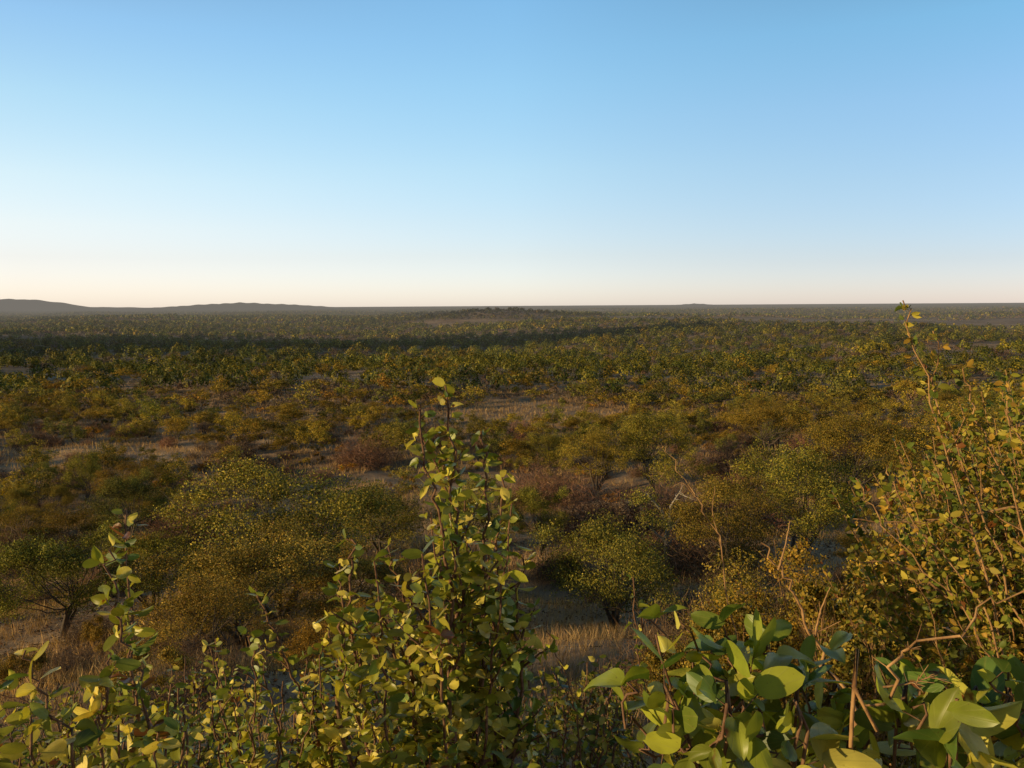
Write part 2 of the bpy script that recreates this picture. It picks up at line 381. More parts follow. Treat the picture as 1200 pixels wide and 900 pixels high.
def hill(name, x0, x1, ytop, d, prof, label, depth=900):
    """low ridge: prof = list of (photo x, photo y of the skyline)"""
    xs = np.linspace(prof[0][0], prof[-1][0], 120); ys = np.interp(xs, [p[0] for p in prof], [p[1] for p in prof])
    hor = np.array([P(x, 358+3*(600-x)/800, d)[2] for x in xs])
    top = np.array([P(x, y, d) for x, y in zip(xs, ys)])
    base = H(top[:, 0], np.full(120, d))
    t = np.linspace(-1, 1, 25)
    k = (1-t**2)**1.3
    jit = 1+.05*np.array([[math.sin(i*.9+j)+math.sin(i*.37-j*.7) for j in range(25)] for i in range(120)])
    hh = np.maximum(top[:, 2]-base, 0)
    Z = base[:, None]-3+(hh[:, None]+3)*k[None, :]*(1+(jit-1)*(np.abs(t)[None, :]>.05))
    X = top[:, 0][:, None]+0*Z; Y = d+t[None, :]*depth+0*Z
    v = np.stack([X, Y, Z], -1).reshape(-1, 3)
    i = np.arange(119)[:, None]*25; j = np.arange(24)[None, :]
    f = np.stack([i+j, i+25+j, i+26+j, i+j+1], -1).reshape(-1, 4)
    o = obj(name, mesh(name, v, f, M_hill, smooth=True)); o['kind'] = 'structure'; o['label'] = label
hill('hill', 0, 0, 0, 6500, [(-260, 362), (-180, 356), (-90, 351), (0, 351.2), (28, 350.8), (50, 353), (68, 357.6), (85, 359.6), (170, 360.6), (230, 363)], 'flat topped grey hill on the skyline at the left edge')
hill('hill', 0, 0, 0, 5200, [(150, 363), (208, 359.4), (250, 356.6), (285, 355.0), (320, 356.4), (350, 357.4), (385, 359.8), (420, 363)], 'long low grey ridge on the skyline left of centre', 700)
hill('hill', 0, 0, 0, 7000, [(775, 361), (795, 357.2), (815, 355.8), (830, 356.8), (850, 360)], 'tiny dark hump on the skyline right of centre', 500)

# ------------------------------------------------------------------ hand placed nearer trees
# kind, proto, photo x of middle, photo y of top, distance, width in photo px, tint, label, category
NEAR = [
 ('mopane_tree', 0, 322, 532, 27, 270, (1.0, 1.05, .95), 'big spreading olive green tree left of the central shoots, the widest crown in view', 'tree'),
 ('mopane_tree', 5, 290, 612, 21, 250, (1.0, .92, .95), 'rusty bronze leafed tree just below and in front of the widest olive crown', 'tree'),
 ('mopane_tree', 1, 722, 568, 24, 195, (.85, .95, .9), 'dark glossy tree with forked trunk right of the central shoots above the straw grass', 'tree'),
 ('mopane_tree', 2, 60, 612, 23, 190, (.75, .9, .8), 'dark green tree at the left edge behind the tallest left shoot', 'tree'),
 ('mopane_tree', 3, 175, 622, 26, 150, (.8, .95, .8), 'dark low-branched tree directly behind the tip of the tallest left shoot', 'tree'),
 ('thorn_tree', 0, 145, 535, 45, 84, (1.15, 1.0, .85), 'broad olive tree with shaded right half above the tip of the tallest left shoot', 'tree'),
 ('mopane_tree', 4, 96, 527, 48, 54, (.85, .95, .8), 'tall dark tree with bare lower trunk left of the broad shaded olive tree', 'tree'),
 ('mopane_tree', 0, 47, 540, 50, 44, (.7, .85, .8), 'compact very dark green tree on pale ground near the left edge', 'tree'),
 ('mopane_tree', 2, 20, 566, 38, 42, (1.0, 1.0, .9), 'slim olive tree with a thin trunk at the left edge of the clearing', 'tree'),
 ('thorn_tree', 1, 68, 566, 38, 40, (.95, 1.0, .9), 'small rounded tree just right of the slim olive tree at the left edge', 'tree'),
 ('mopane_tree', 4, 770, 482, 46, 120, (1.0, 1.05, .85), 'large yellow green open-limbed tree right of centre', 'tree'),
 ('mopane_tree', 3, 700, 496, 44, 100, (1.1, 1.05, .85), 'golden green tree left beside the large open-limbed tree', 'tree'),
 ('mopane_tree', 2, 632, 562, 30, 80, (.8, .95, .8), 'thin dark tree with an exposed upright trunk immediately right of the central shoots', 'tree'),
 ('mopane_tree', 1, 640, 492, 52, 80, (.95, 1.0, .85), 'bright olive bushy tree just right of the tips of the central shoots', 'tree'),
 ('mopane_tree', 0, 930, 515, 22, 190, (.9, 1.0, .85), 'dense green tree standing left of the tall small-leaved bush on the right', 'tree'),
 ('thorn_tree', 2, 1000, 478, 34, 150, (1.0, 1.0, .85), 'wide flat yellow green tree behind the tall small-leaved bush on the right', 'tree'),
 ('mopane_tree', 3, 1135, 465, 30, 170, (1.1, 1.0, .8), 'green tree partly hidden behind the upper twigs of the tall bush on the right', 'tree'),
 ('thorn_tree', 0, 905, 458, 62, 100, (1.05, 1.0, .85), 'flat yellow green tree in the middle distance above the dense green tree', 'tree'),
 ('mopane_tree', 1, 445, 545, 36, 140, (1.0, 1.02, .9), 'olive tree filling the gap between the widest crown and the central shoots', 'tree'),
 ('thorn_tree', 4, 385, 700, 14, 120, (1.3, 1.05, .8), 'low bronze green bushy tree in shade between the left shoots and the central shrub', 'tree'),
 ('mopane_tree', 2, 400, 640, 23, 190, (1.1, .95, .9), 'rusty olive tree crown just left of the foot of the central shoots', 'tree'),
 ('mopane_tree', 3, 235, 670, 18, 170, (1.05, .9, .9), 'bronze leafed low crown between the tallest left shoot and the rusty olive tree', 'tree'),
 ('thorn_tree', 1, 860, 560, 22, 170, (.95, .95, .9), 'dull green low crowned tree between the dark glossy tree and the dense green tree', 'tree'),
 ('mopane_tree', 0, 560, 560, 28, 130, (.9, .98, .9), 'dark olive tree seen behind the stems of the central shoots', 'tree'),
 ('dry_shrub', 2, 780, 545, 30, 150, (1.05, .9, .85), 'brown twiggy thicket in front of the large yellow green open-limbed tree', 'shrub'),
 ('dry_shrub', 3, 870, 540, 34, 140, (1.15, .85, .8), 'reddish thicket behind the dull green low crowned tree', 'shrub'),
 ('dry_shrub', 0, 705, 552, 35, 150, (1.15, .93, .86), 'wide reddish brown leafless thicket left of the bleached dead tree', 'shrub'),
 ('dry_shrub', 1, 640, 530, 40, 110, (1.15, .93, .86), 'brown leafless thicket behind the thin dark tree beside the central shoots', 'shrub'),
 ('dry_shrub', 2, 215, 575, 33, 110, (1.15, .93, .86), 'reddish leafless shrub left of the widest olive crown', 'shrub'),
 ('dry_shrub', 3, 860, 505, 50, 90, (1.15, .93, .86), 'wine red leafless shrub left of the flat yellow green tree in middle distance', 'shrub'),
 ('dry_shrub', 0, 425, 500, 58, 80, (1.15, .93, .86), 'pinkish brown leafless shrub left of the tips of the central shoots', 'shrub'),
 ('dry_shrub', 1, 830, 590, 24, 150, (.9, .8, .7), 'grey brown twiggy shrub left of the dense green tree on the right', 'shrub'),
 ('dry_shrub', 2, 855, 640, 15, 170, (.85, .85, .6), 'tangled grey shrub behind the bare forked twigs on the right', 'shrub'),
 ('dry_shrub', 3, 30, 600, 27, 110, (.9, .85, .8), 'grey brown leafless shrub above the dark tree at the left edge', 'shrub'),
 ('dry_shrub', 0, 655, 640, 17, 75, (.45, .45, .45), 'dark dead brushwood at the left rim of the straw grass clearing', 'shrub'),
 ('dry_shrub', 1, 770, 690, 14, 110, (.8, .75, .65), 'brown twiggy undergrowth at the right rim of the straw grass clearing', 'shrub'),
 ('low_bush', 0, 165, 760, 12, 130, (.9, .9, .8), 'low dark green bush on bare soil right of the lower left shoots', 'bush'),
 ('low_bush', 1, 700, 800, 9, 150, (.7, .85, .8), 'low dark bush below the straw grass clearing', 'bush'),
]
occ = []
for n, (kind, i, px, py, d, wpx, tint, label, cat) in enumerate(NEAR):
    lim = 1.2 if 'trunk' in label or 'slim' in label or 'small rounded' in label else (.8 if kind != 'dry_shrub' else .62)
    while True:
        q = P(px, py, d); gz = float(H(q[0], d)); hgt = max(q[2]-gz, .8); wid = wpx*d/F
        if hgt <= lim*wid or d > 110 or d < 16: break
        d += 1.0
    place(kind, 0, i % 4 if kind != 'mopane_tree' else i, q[0], d, wid, hgt, rng.uniform(0, 6.28), tint, label, cat)
    occ.append((q[0], d, wid*.5))
occ = np.array(occ)

NF = [('low_bush', 120, 690, 19, 60, 'small dark bush on the brown slope right of the dark tree at the left edge'),
      ('dry_shrub', 75, 745, 15, 95, 'grey twiggy shrub on the brown slope between the two left shoots'),
      ('dry_shrub', 210, 690, 17, 110, 'brown twiggy shrub on the slope right of the tallest left shoot'),
      ('low_bush', 20, 745, 14, 70, 'small olive bush on the slope above the bottom left shrub'),
      ('dry_shrub', 235, 740, 13, 120, 'low tangle of brown twigs in shade under the bronze tree'),
      ('low_bush', 590, 700, 16, 70, 'dark bush just behind the right flank of the tall central shrub'),
      ('dry_shrub', 560, 640, 22, 110, 'dark twiggy shrub behind the tall central shoots'),
      ('low_bush', 790, 735, 12, 110, 'dull green bush behind the close large-leaved shrub'),
      ('dry_shrub', 500, 620, 26, 110, 'brown shrub seen through the tall central shoots'),
      ('low_bush', 455, 640, 20, 90, 'olive bush between the widest crown and the central shrub')]
for n, (kind, px, py, d, wpx, label) in enumerate(NF):
    q = P(px, py, d); gz = float(H(q[0], d)); hgt = min(max(q[2]-gz, .6), 1.0 if px < 480 else 2.6)
    place(kind, 0, n % 4, q[0], d, wpx*d/F, hgt, rng.uniform(0, 6.28), (.9, .85, .8), label, 'bush' if kind == 'low_bush' else 'shrub')

# bleached dead tree
def dead_tree():
    q = P(782, 600, 33); base = np.array([q[0], 33, float(H(q[0], 33))])
    root = thing('dead_tree', 'bleached pale dead tree with twisted bare limbs below the large open-limbed tree', 'dead tree', base)
    T = Tubes(); r = np.random.default_rng(5)
    T.add([(0, 0, -.2), (.05, 0, .7), (-.05, .05, 1.5), (.1, 0, 2.2)], [.15, .12, .11, .08], 7)
    root_t = obj('trunk', T.mesh('dead_trunk', M_pale), root)
    for (e, m) in [((1.1, .1, 3.0), (.6, 0, 2.5)), ((-.8, .2, 3.4), (-.2, .1, 2.7)), ((.5, -.3, 3.7), (.1, -.2, 3)), ((-.9, -.2, 2.3), (-.4, 0, 1.7)), ((.9, -.3, 1.8), (.5, 0, 1.6))]:
        T = Tubes(); s = np.array([.05, 0, 1.9 if e[2] > 2.5 else 1.4]); m = np.array(m); e = np.array(e)
        pts = [s, m, e, e+(e-m)*.3+r.normal(size=3)*.15]; T.add(pts, [.07, .05, .025, .008], 5)
        for _ in range(4):
            t = r.uniform(.3, 1); s2 = m+(e-m)*t; e2 = s2+unit(e-m+r.normal(size=3)*.8)*r.uniform(.3, .8)
            T.add([s2, (s2+e2)/2+r.normal(size=3)*.06, e2], [.022, .014, .004], 4)
        obj('branch', T.mesh('dead_branch', M_pale), root)
dead_tree()

# ------------------------------------------------------------------ scattered woodland
HALF = math.tan(math.radians(37.5))
def cells(y0, y1, s, r):
    nx = int(2*HALF*y1/s)+2; ny = int((y1-y0)/s)+1
    gx, gy = np.meshgrid(np.arange(nx)-nx/2, np.arange(ny))
    x = (gx+r.uniform(-.48, .48, gx.shape)+.5*(gy % 2))*s; y = y0+(gy+r.uniform(-.48, .48, gy.shape))*s
    x = x.ravel(); y = y.ravel(); m = (np.abs(x) < HALF*y+4) & (y > y0) & (y < y1)
    return x[m], y[m]
r = np.random.default_rng(77)
x, y = cells(30, 230, 4.15, r)
n1 = len(x); x2, y2 = cells(15, 150, 4.1, r); x = np.concatenate([x, x2]); y = np.concatenate([y, y2]); small = np.arange(len(x)) >= n1
keep = np.ones(len(x), bool)
for ox, oy, ow in occ: keep &= np.hypot(x-ox, y-oy) > ow*.8+1.0
# clearings
def dens(x, y):
    return vnoise(x, y, 38, 3)*.6+vnoise(x, y, 14, 9)*.4
dn = dens(x, y)
keep &= (dn > np.where(y < 80, .35, .29)) | (small & (dn > .25))
px_ = 600+F*x/y; keep &= ~((np.abs((y-20)-(x-1.7)*.465) < 2.2) & (x < 1.7) & (y < 24)); keep &= ~((px_ > 585) & (px_ < 715) & (y < 27)) & ~((y < 20) & (x > 0) & (r.random(len(x)) < .2)) & ~(small & (r.random(len(x)) < .15))
# keep sight lines to the clearing open
keep &= ~((np.abs(x-(-9.5-(y-50)*.42)) < 3.5) & (y < 62))
x, y, dn, small = x[keep], y[keep], dn[keep], small[keep]
u = r.random(len(x)); mixn = vnoise(x, y, 30, 21)
kind = np.where(u < .50-.25*(mixn-.5), 0, np.where(u < .66, 1, np.where(u < .90, 2, 3)))
kind = np.where(small, np.where(u < .62, 2, 3), kind)
KN = ['mopane_tree', 'thorn_tree', 'dry_shrub', 'low_bush']
TINTS = {0: [((1.0, 1.0, .85), 'olive green'), ((.6, .72, .8), 'dark green'), ((1.3, 1.2, .8), 'yellow green'), ((.75, .9, .7), 'deep green')],
         1: [((1.02, .97, .85), 'golden brown'), ((1.1, 1.0, .7), 'mossy green'), ((1.2, .92, .85), 'rusty orange')],
         2: [((1.08, .94, .88), 'reddish brown'), ((1.0, 1.0, 1.02), 'grey'), ((1.2, .9, .82), 'wine red')],
         3: [((1.0, 1.0, .9), 'olive'), ((1.4, 1.0, .7), 'bronze'), ((.7, .85, .8), 'dark')]}
NOUN = ['round crowned tree', 'flat crowned tree', 'leafless shrub', 'low bush']
rest = []
order = np.argsort(y)
cnt = {0: 0, 1: 0, 2: 0, 3: 0}
LIM = {0: 280, 1: 280, 2: 275, 3: 280}
for j in order:
    k = int(kind[j]); X, Y = float(x[j]), float(y[j])
    ti = int(r.choice(len(TINTS[k]), p=[[.45, .25, .2, .1], [.42, .5, .08], [.45, .3, .25], [.4, .3, .3]][k]))
    tint, tn = TINTS[k][ti]
    s = r.uniform(.7, 1.2)*(1.0 if Y < 120 else 1.0)
    if small[j]: s *= .62 if k == 2 else .9
    wid = [3.7, 4.0, 3.1, 2.1][k]*s; hgt = [3.2, 2.6, 1.9, 1.2][k]*s*r.uniform(.85, 1.15)
    br = r.uniform(.65, 1.4)
    tt = tuple(c*br for c in tint)
    if cnt[k] >= LIM[k]:
        rest.append((X, Y, wid, hgt, k, tt)); continue
    cnt[k] += 1
    lod = 0 if Y < 48 else (1 if Y < 115 else 2)
    pxx = 600+F*X/Y
    zone = 'at the left' if pxx < 350 else 'left of centre' if pxx < 560 else 'right of centre' if pxx < 850 else 'at the right'
    band = 'on the near plain' if Y < 70 else 'in the middle distance' if Y < 125 else 'far back before the dense woodland'
    lab = f'{tn} {NOUN[k]} {zone} {band}'
    o = place(KN[k], lod, int(r.integers(0, 4)), X, Y, wid, hgt, float(r.uniform(0, 6.28)), tt, lab,
              ['tree', 'tree', 'shrub', 'bush'][k], f'{tn} {NOUN[k]}s {zone} {band}')

# ---- the rest of the woodland, one merged object per band
def mass(name, pts, nq, label, rr):
    """pts: array rows x,y,w,h,kind,tint(3)"""
    V = []; C = []
    pts = np.asarray(pts, float); n = len(pts)
    gz = H(pts[:, 0], pts[:, 1])
    idx = np.repeat(np.arange(n), nq); m = len(idx)
    d = rvec(m, rr); d[:, 2] = np.abs(d[:, 2])*1.0-.2*(rr.random(m) < .3)
    d = unit(d)
    rad = rr.uniform(.55, 1, m)**.5*(1+.22*np.sin(np.arctan2(d[:, 1], d[:, 0])*3+idx*1.7)+.15*np.sin(np.arctan2(d[:, 1], d[:, 0])*5+idx))
    c = d*rad[:, None]*np.stack([pts[idx, 2]*.5, pts[idx, 2]*.5, pts[idx, 3]*.55], 1)
    c[:, 2] += pts[idx, 3]*.42
    c[:, 0] += pts[idx, 0]; c[:, 1] += pts[idx, 1]; c[:, 2] += gz[idx]
    nr = unit((d*.95+rvec(m, rr)*.22)*np.array([1, 1, .5]))
    dry = pts[idx, 4] == 2
    size = pts[idx, 2]*1.35/math.sqrt(nq)*rr.uniform(.7, 1.3, m)*np.where(dry, .75, 1)
    v, f = quads(c, nr, size, .75, rr)
    base = GREEN[rr.integers(0, 5, m)]*np.array([.52, .60, .72]); base[dry] = np.array([.15, .115, .085])
    col = base*pts[idx, 5:8]*rr.uniform(.7, 1.3, (m, 1))
    o = obj(name, mesh(name, v, f, M_crown, np.repeat(col, 4, 0)))
    o['label'] = label; o['category'] = 'woodland'; o['kind'] = 'stuff'
def band(y0, y1, s, thr, sc, rr):
    x, y = cells(y0, y1, s, rr)
    big = vnoise(x, y, 260, 5)*.5+vnoise(x, y, 90, 6)*.3+vnoise(x, y, 30, 8)*.2
    side = np.clip((x/y+.1)*.2, 0, .07)*np.clip((y-300)/700, 0, 1)      # sparser to the right
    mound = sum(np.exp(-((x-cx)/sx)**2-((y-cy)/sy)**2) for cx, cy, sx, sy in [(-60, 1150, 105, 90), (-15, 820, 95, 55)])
    k = (big > thr+side) | (mound > .25)
    x, y, mound = x[k], y[k], mound[k]; n = len(x)
    kind = np.where(rr.random(n) < .60-.3*(vnoise(x, y, 120, 31)-.5)-.25*np.clip(y/2500, 0, 1)-.2*np.clip(x/y+.1, 0, .5)*np.clip(y/500, 0, 1), 0, 2)
    s2 = (.55+.95*rr.random(n)**1.6)*sc
    w = np.where(kind == 0, 3.9, 3.2)*s2; h = np.where(kind == 0, 3.2, 1.9)*np.minimum(s2, 1.5)
    tints = np.array([(1.0, 1.05, .85), (.7, .85, .8), (1.45, 1.3, .75), (1.35, 1.02, .75)])[rr.choice(4, n, p=[.42, .25, .2, .13])]
    tints[kind == 2] = np.array([(1.1, .9, .85), (1., 1., 1.05)])[rr.choice(2, (kind == 2).sum())]
    dark = ((.8+.4*vnoise(x, y, 150, 40))*(1-.65*np.clip(mound*1.5, 0, 1)))[:, None]  # crowns on the mounds darkened in colour to stand for the shaded face
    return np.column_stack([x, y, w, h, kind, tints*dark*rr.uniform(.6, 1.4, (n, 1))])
rr = np.random.default_rng(5)
rows = [(a, b, c, d_, e, *t) for a, b, c, d_, e, t in rest]
b1 = band(230, 420, 4.25, .36, 1.0, rr)
mass('woodland', np.vstack([np.array(rows), b1]) if rows else b1, 170, 'scattered olive bushveld of countless small crowns beyond the nearer trees', rr)
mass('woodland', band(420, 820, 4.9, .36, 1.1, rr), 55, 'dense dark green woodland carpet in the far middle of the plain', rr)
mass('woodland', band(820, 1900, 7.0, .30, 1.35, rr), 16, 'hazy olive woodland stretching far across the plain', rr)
mass('woodland', band(1900, 5000, 15, .32, 2.1, rr), 8, 'grey green woodland fading towards the horizon', rr)
mass('woodland', band(5000, 10000, 36, .30, 4.2, rr), 5, 'faint grey woodland line just below the horizon', rr)

# ------------------------------------------------------------------ dry grass
def grass():
    r = np.random.default_rng(9)
    V = []; C = []
    for y0, y1, dens_, hh, wd, sp in [(9, 30, 120, .36, .007, 3), (30, 62, 32, .42, .016, 3), (62, 150, 8, .42, .045, 2)]:
        area = HALF*(y1*y1-y0*y0); n = int(area*dens_/sp)
        y = np.sqrt(r.uniform(y0*y0, y1*y1, n)); x = r.uniform(-1, 1, n)*HALF*y
        k = (vnoise(x, y, 2.2, 12)*.5+vnoise(x, y, 9, 13)*.5 > .36) | ((x/y > -.03) & (x/y < .14) & (y < 27))
        x, y = x[k], y[k]; n = len(x)
        x = np.repeat(x, sp)+r.normal(size=n*sp)*.05; y = np.repeat(y, sp)+r.normal(size=n*sp)*.05; n = len(x)
        z = H(x, y); b = np.stack([x, y, z-.02], 1)
        lean = r.normal(size=(n, 3))*.35; lean[:, 2] = 1; lean = unit(lean)
        L = hh*r.uniform(.5, 1.3, n)[:, None]
        a = r.uniform(0, 3.14, n); side = np.stack([np.cos(a), np.sin(a), 0*a], 1)*wd*.5
        e = b+lean*L; e2 = e+unit(lean+r.normal(size=(n, 3))*.35)*L*.25
        mid = b+lean*L*.6
        v = np.stack([b-side, b+side, mid+side*.8, e2, mid-side*.8], 1)   # 5-gon blade
        V.append(v.reshape(-1, 3))
        tone = 1.3*np.array([[.42, .27, .12], [.34, .22, .11], [.50, .34, .17], [.27, .17, .10]])[r.integers(0, 4, n)]*(.6+.6*vnoise(x, y, 4, 17))[:, None]
        C.append(np.repeat(tone, 5, 0))
    V = np.concatenate(V); C = np.concatenate(C)
    o = obj('dry_grass', mesh('dry_grass', V, np.arange(len(V)).reshape(-1, 5), M_grass, C)); o['kind'] = 'stuff'; o['category'] = 'grass'
    o['label'] = 'straw coloured dry grass between the trees'
grass()

def litter():
    r = np.random.default_rng(19)
    n = 70000; y = np.sqrt(r.uniform(49, 45**2, n)); x = r.uniform(-1, 1, n)*HALF*y
    k = vnoise(x, y, 1.3, 51)*.5+vnoise(x, y, 4.5, 52)*.5 > .42; x, y = x[k], y[k]; n = len(x)
    c = np.stack([x, y, H(x, y)+r.uniform(.005, .035, n)], 1)
    nr = unit(np.array([0, 0, 1.])+r.normal(size=(n, 3))*.45)
    v, f = quads(c, nr, r.uniform(.03, .10, n)*(1+y/40), .5, r)
    tone = np.array([[.20, .11, .055], [.30, .19, .10], [.12, .08, .055], [.38, .30, .20], [.16, .07, .04]])[r.integers(0, 5, n)]*r.uniform(.6, 1.2, (n, 1))
    o = obj('leaf_litter', mesh('leaf_litter', v, f, M_twig, np.repeat(tone, 4, 0))); o['kind'] = 'stuff'; o['category'] = 'leaf litter'; o['label'] = 'dry fallen leaves scattered over the soil'
    T = Tubes(); n = 1500; y = np.sqrt(r.uniform(64, 40**2, n)); x = r.uniform(-1, 1, n)*HALF*y
    for i in range(n):
        a = r.uniform(0, 6.28); L = r.uniform(.15, .9); p = np.array([x[i], y[i], 0]); d = np.array([math.cos(a), math.sin(a), 0])*L
        q = np.array([p, p+d*.5+r.normal(size=3)*L*.08, p+d]); q[:, 2] = H(q[:, 0], q[:, 1])+np.array([.01, .03+.1*r.random(), .02+.15*r.random()])
        w = r.uniform(.006, .018); T.add(q, [w, w*.8, w*.3], 3)
    o = obj('fallen_twigs', T.mesh('fallen_twigs', M_bark)); o['kind'] = 'stuff'; o['category'] = 'twigs'; o['label'] = 'thin dead twigs lying among the grass'
litter()

# ------------------------------------------------------------------ foreground shrubs
def leaf_template(nu, nv):
    u = np.linspace(0, 1, nu); vv = np.linspace(-1, 1, nv)
    U, Vv = np.meshgrid(u, vv, indexing='ij')
    w = (4*U*(1-U)*.995+.0001)**.55*.5*(1-.18*U)*np.where(U > .9, .8, 1)*.66
    asym = np.where(Vv > 0, 1.25, .72)
    X = U; Y = Vv*w*asym*.95
    X = X-np.where(Vv > 0, .10, .02)*np.abs(Vv)*(1-U)      # cordate base
    Z = .42*np.abs(Y)-.22*U**2+.04*np.sin(U*7)*Vv
    v = np.stack([X, Y, Z], -1).reshape(-1, 3)
    i = np.arange(nu-1)[:, None]*nv; j = np.arange(nv-1)[None, :]
    f = np.stack([i+j, i+nv+j, i+nv+j+1, i+j+1], -1).reshape(-1, 4)
    return v, f
LT = {2: leaf_template(9, 7), 1: leaf_template(6, 5), 0: leaf_template(4, 3)}
LEAFTONE = np.array([1.25, 1.2, 1.0])*np.array([[.30, .31, .04], [.22, .25, .035], [.40, .37, .055], [.16, .20, .035], [.52, .46, .10], [.11, .17, .04], [.60, .52, .14], [.20, .22, .035]])
SMALLTONE = np.array([1.42, 1.36, 1.1])*np.array([[.30, .26, .05], [.17, .17, .028], [.12, .14, .024], [.25, .21, .035], [.08, .11, .022], [.33, .21, .04]])
class Leaves:
    def __init__(s): s.b = []; s.a = []; s.n = []; s.L = []; s.c = []
    def add(s, b, a, n, L, c): s.b.append(b); s.a.append(a); s.n.append(n); s.L.append(L); s.c.append(c)
    def mesh(s, name, lod, mat, r):
        b = np.concatenate(s.b); a = unit(np.concatenate(s.a)); n = np.concatenate(s.n); n = unit(n-a*(n*a).sum(1)[:, None]); L = np.concatenate(s.L)[:, None, None]; c = np.concatenate(s.c)
        w = np.cross(n, a); flip = np.where(r.random(len(b)) < .5, -1., 1.)[:, None]; w = w*flip
        tv, tf = LT[lod]
        curl = r.uniform(-.6, 1.6, len(b))[:, None, None]
        v = b[:, None]+L*(a[:, None]*tv[None, :, 0:1]+w[:, None]*tv[None, :, 1:2]*r.uniform(.85, 1.15, (len(b), 1, 1))+n[:, None]*tv[None, :, 2:3]*curl)
        k = len(tv)
        f = (tf[None]+(np.arange(len(b))*k)[:, None, None]).reshape(-1, 4)
        edge = 1-.18*np.abs(tv[:, 1])/.5
        col = (c[:, None]*edge[None, :, None]).reshape(-1, 3)
        luv = np.tile(tv, (len(b), 1))
        return mesh(name, v.reshape(-1, 3), f, mat, col, luv, smooth=True)
def spline(pts, n):
    pts = np.asarray(pts, float); m = len(pts)
    if m == 2: pts = np.array([pts[0], (pts[0]+pts[1])/2, pts[1]]); m = 3
    t = np.linspace(0, m-1, n); out = []
    ext = np.vstack([2*pts[0]-pts[1], pts, 2*pts[-1]-pts[-2]])
    for x in t:
        i = min(int(x), m-2); f = x-i; p0, p1, p2, p3 = ext[i], ext[i+1], ext[i+2], ext[i+3]
        out.append(.5*((2*p1)+(-p0+p2)*f+(2*p0-5*p1+4*p2-p3)*f*f+(-p0+3*p1-3*p2+p3)*f**3))
    return np.array(out)
UP = np.array([0, 0, 1.])
def leafy(T, LV, pts, r, rad0, rad1, leaf, gap, t0=0.0, tone=LEAFTONE, side=0, pair=True, tipshrink=.12, k=6, droop=.5, n_=22):
    q = spline(pts, n_); seg = np.linalg.norm(np.diff(q, axis=0), axis=1); s = np.concatenate([[0], np.cumsum(seg)]); Lt = s[-1]
    q[1:-1] += r.normal(size=(n_-2, 3))*Lt*.0035
    T.add(q, rad0+(rad1-rad0)*(s/Lt), k)
    m = int(Lt*(1-t0)/gap*1.35)+3
    gp = gap*r.uniform(.5, 1.3, m); pos = Lt*t0+np.cumsum(gp); pos = pos[pos < Lt]; m = len(pos)
    at = lambda d: np.stack([np.interp(d, s, q[:, i]) for i in range(3)], -1)
    if m:
        p = at(pos); tan = unit(at(np.minimum(pos+.02, Lt))-at(np.maximum(pos-.02, 0)))
        ph = r.uniform(0, 6.28)+np.cumsum(math.pi+r.normal(size=m)*.5)
        ax = unit(np.cross(tan, UP+np.array([.01, .02, 0]))); ay = np.cross(tan, ax)
        out = ax*np.cos(ph)[:, None]+ay*np.sin(ph)[:, None]
        fr = pos/Lt; ls = leaf*(1-tipshrink*np.clip((fr-.75)/.25, 0, 1))*r.uniform(.45, 1.25, m)
        pd = unit(out+tan*r.uniform(.2, .9, (m, 1))+UP*.15); e = p+pd*(ls*r.uniform(.3, .6, m))[:, None]
        T.sticks(p, e, rad1*.55)
        base = tone[r.integers(0, len(tone), m)]*r.uniform(.75, 1.25, (m, 1))
        y = r.random(m) < (.02 if leaf < .051 else .0); base[y] = np.array([.20, .075, .02])
        sd = unit(np.cross(pd, UP)+r.normal(size=(m, 3))*.35)
        for sg in (-1, 1):
            kp = r.random(m) > .07
            if pair:
                a = unit(pd*r.uniform(.35, .9, (m, 1))+sd*sg*r.uniform(.45, .9, (m, 1))-UP*droop*r.uniform(-.3, 1.2, (m, 1)))
                nn = UP*r.uniform(-.2, .55, (m, 1))+rvec(m, r)*.9-sd*sg*.35
            else:
                a = unit(pd+rvec(m, r)*.8-UP*droop*.3); nn = rvec(m, r)*np.array([1, 1, .6])
            LV.add(e[kp], a[kp], nn[kp], (ls*r.uniform(.85, 1.1, m))[kp], (base*r.uniform(.9, 1.1, (m, 1)))[kp])
    for _ in range(side):
        f = r.uniform(max(.12, t0*.6), .88); p = at(f*Lt); tn = unit(at(min(f*Lt+.03, Lt))-at(f*Lt-.03))
        o = unit(tn*1.0+rvec(1, r)[0]*.85+UP*.2); l = min(Lt*r.uniform(.12, .3), leaf*r.uniform(2.2, 4.5))
        p2 = p+o*l; mid = (p+p2)/2+rvec(1, r)[0]*l*.1
        leafy(T, LV, [p, mid, p2], r, rad1*1.5, rad1*.7, leaf*.88, gap*.9, .12, tone, 0, pair, tipshrink, 4, droop, 8)

def branch(root, pts, r, rad0, rad1, leaf, gap, lod, mat_leaf, mat_stem, **kw):
    T = Tubes(); LV = Leaves(); o = np.array(root.location)
    leafy(T, LV, [np.asarray(p)-o for p in pts], r, rad0, rad1, leaf, gap, **kw)
    b = obj('branch', T.mesh('branch', mat_stem), root)
    if LV.b: obj('leaves', LV.mesh('leaves', lod, mat_leaf, r), b)
    return b
def base_at(px, d):
    q = P(px, 900, d); return np.array([q[0], d, float(H(q[0], d))])
def grow(root, b, tips, r, bend, **a):
    """branches from the shrub's base to each tip"""
    for tip in tips:
        tip = np.asarray(tip); s = b+np.array([r.normal()*.05, r.normal()*.05, .0])
        m = s*.5+tip*.5+np.array([r.normal()*.06, r.normal()*.06, bend*r.uniform(.5, 1.4)])
        m[:2] = m[:2]*.6+ (s[:2]*.35+tip[:2]*.65)*.4
        branch(root, [s, m, tip], r, **a)

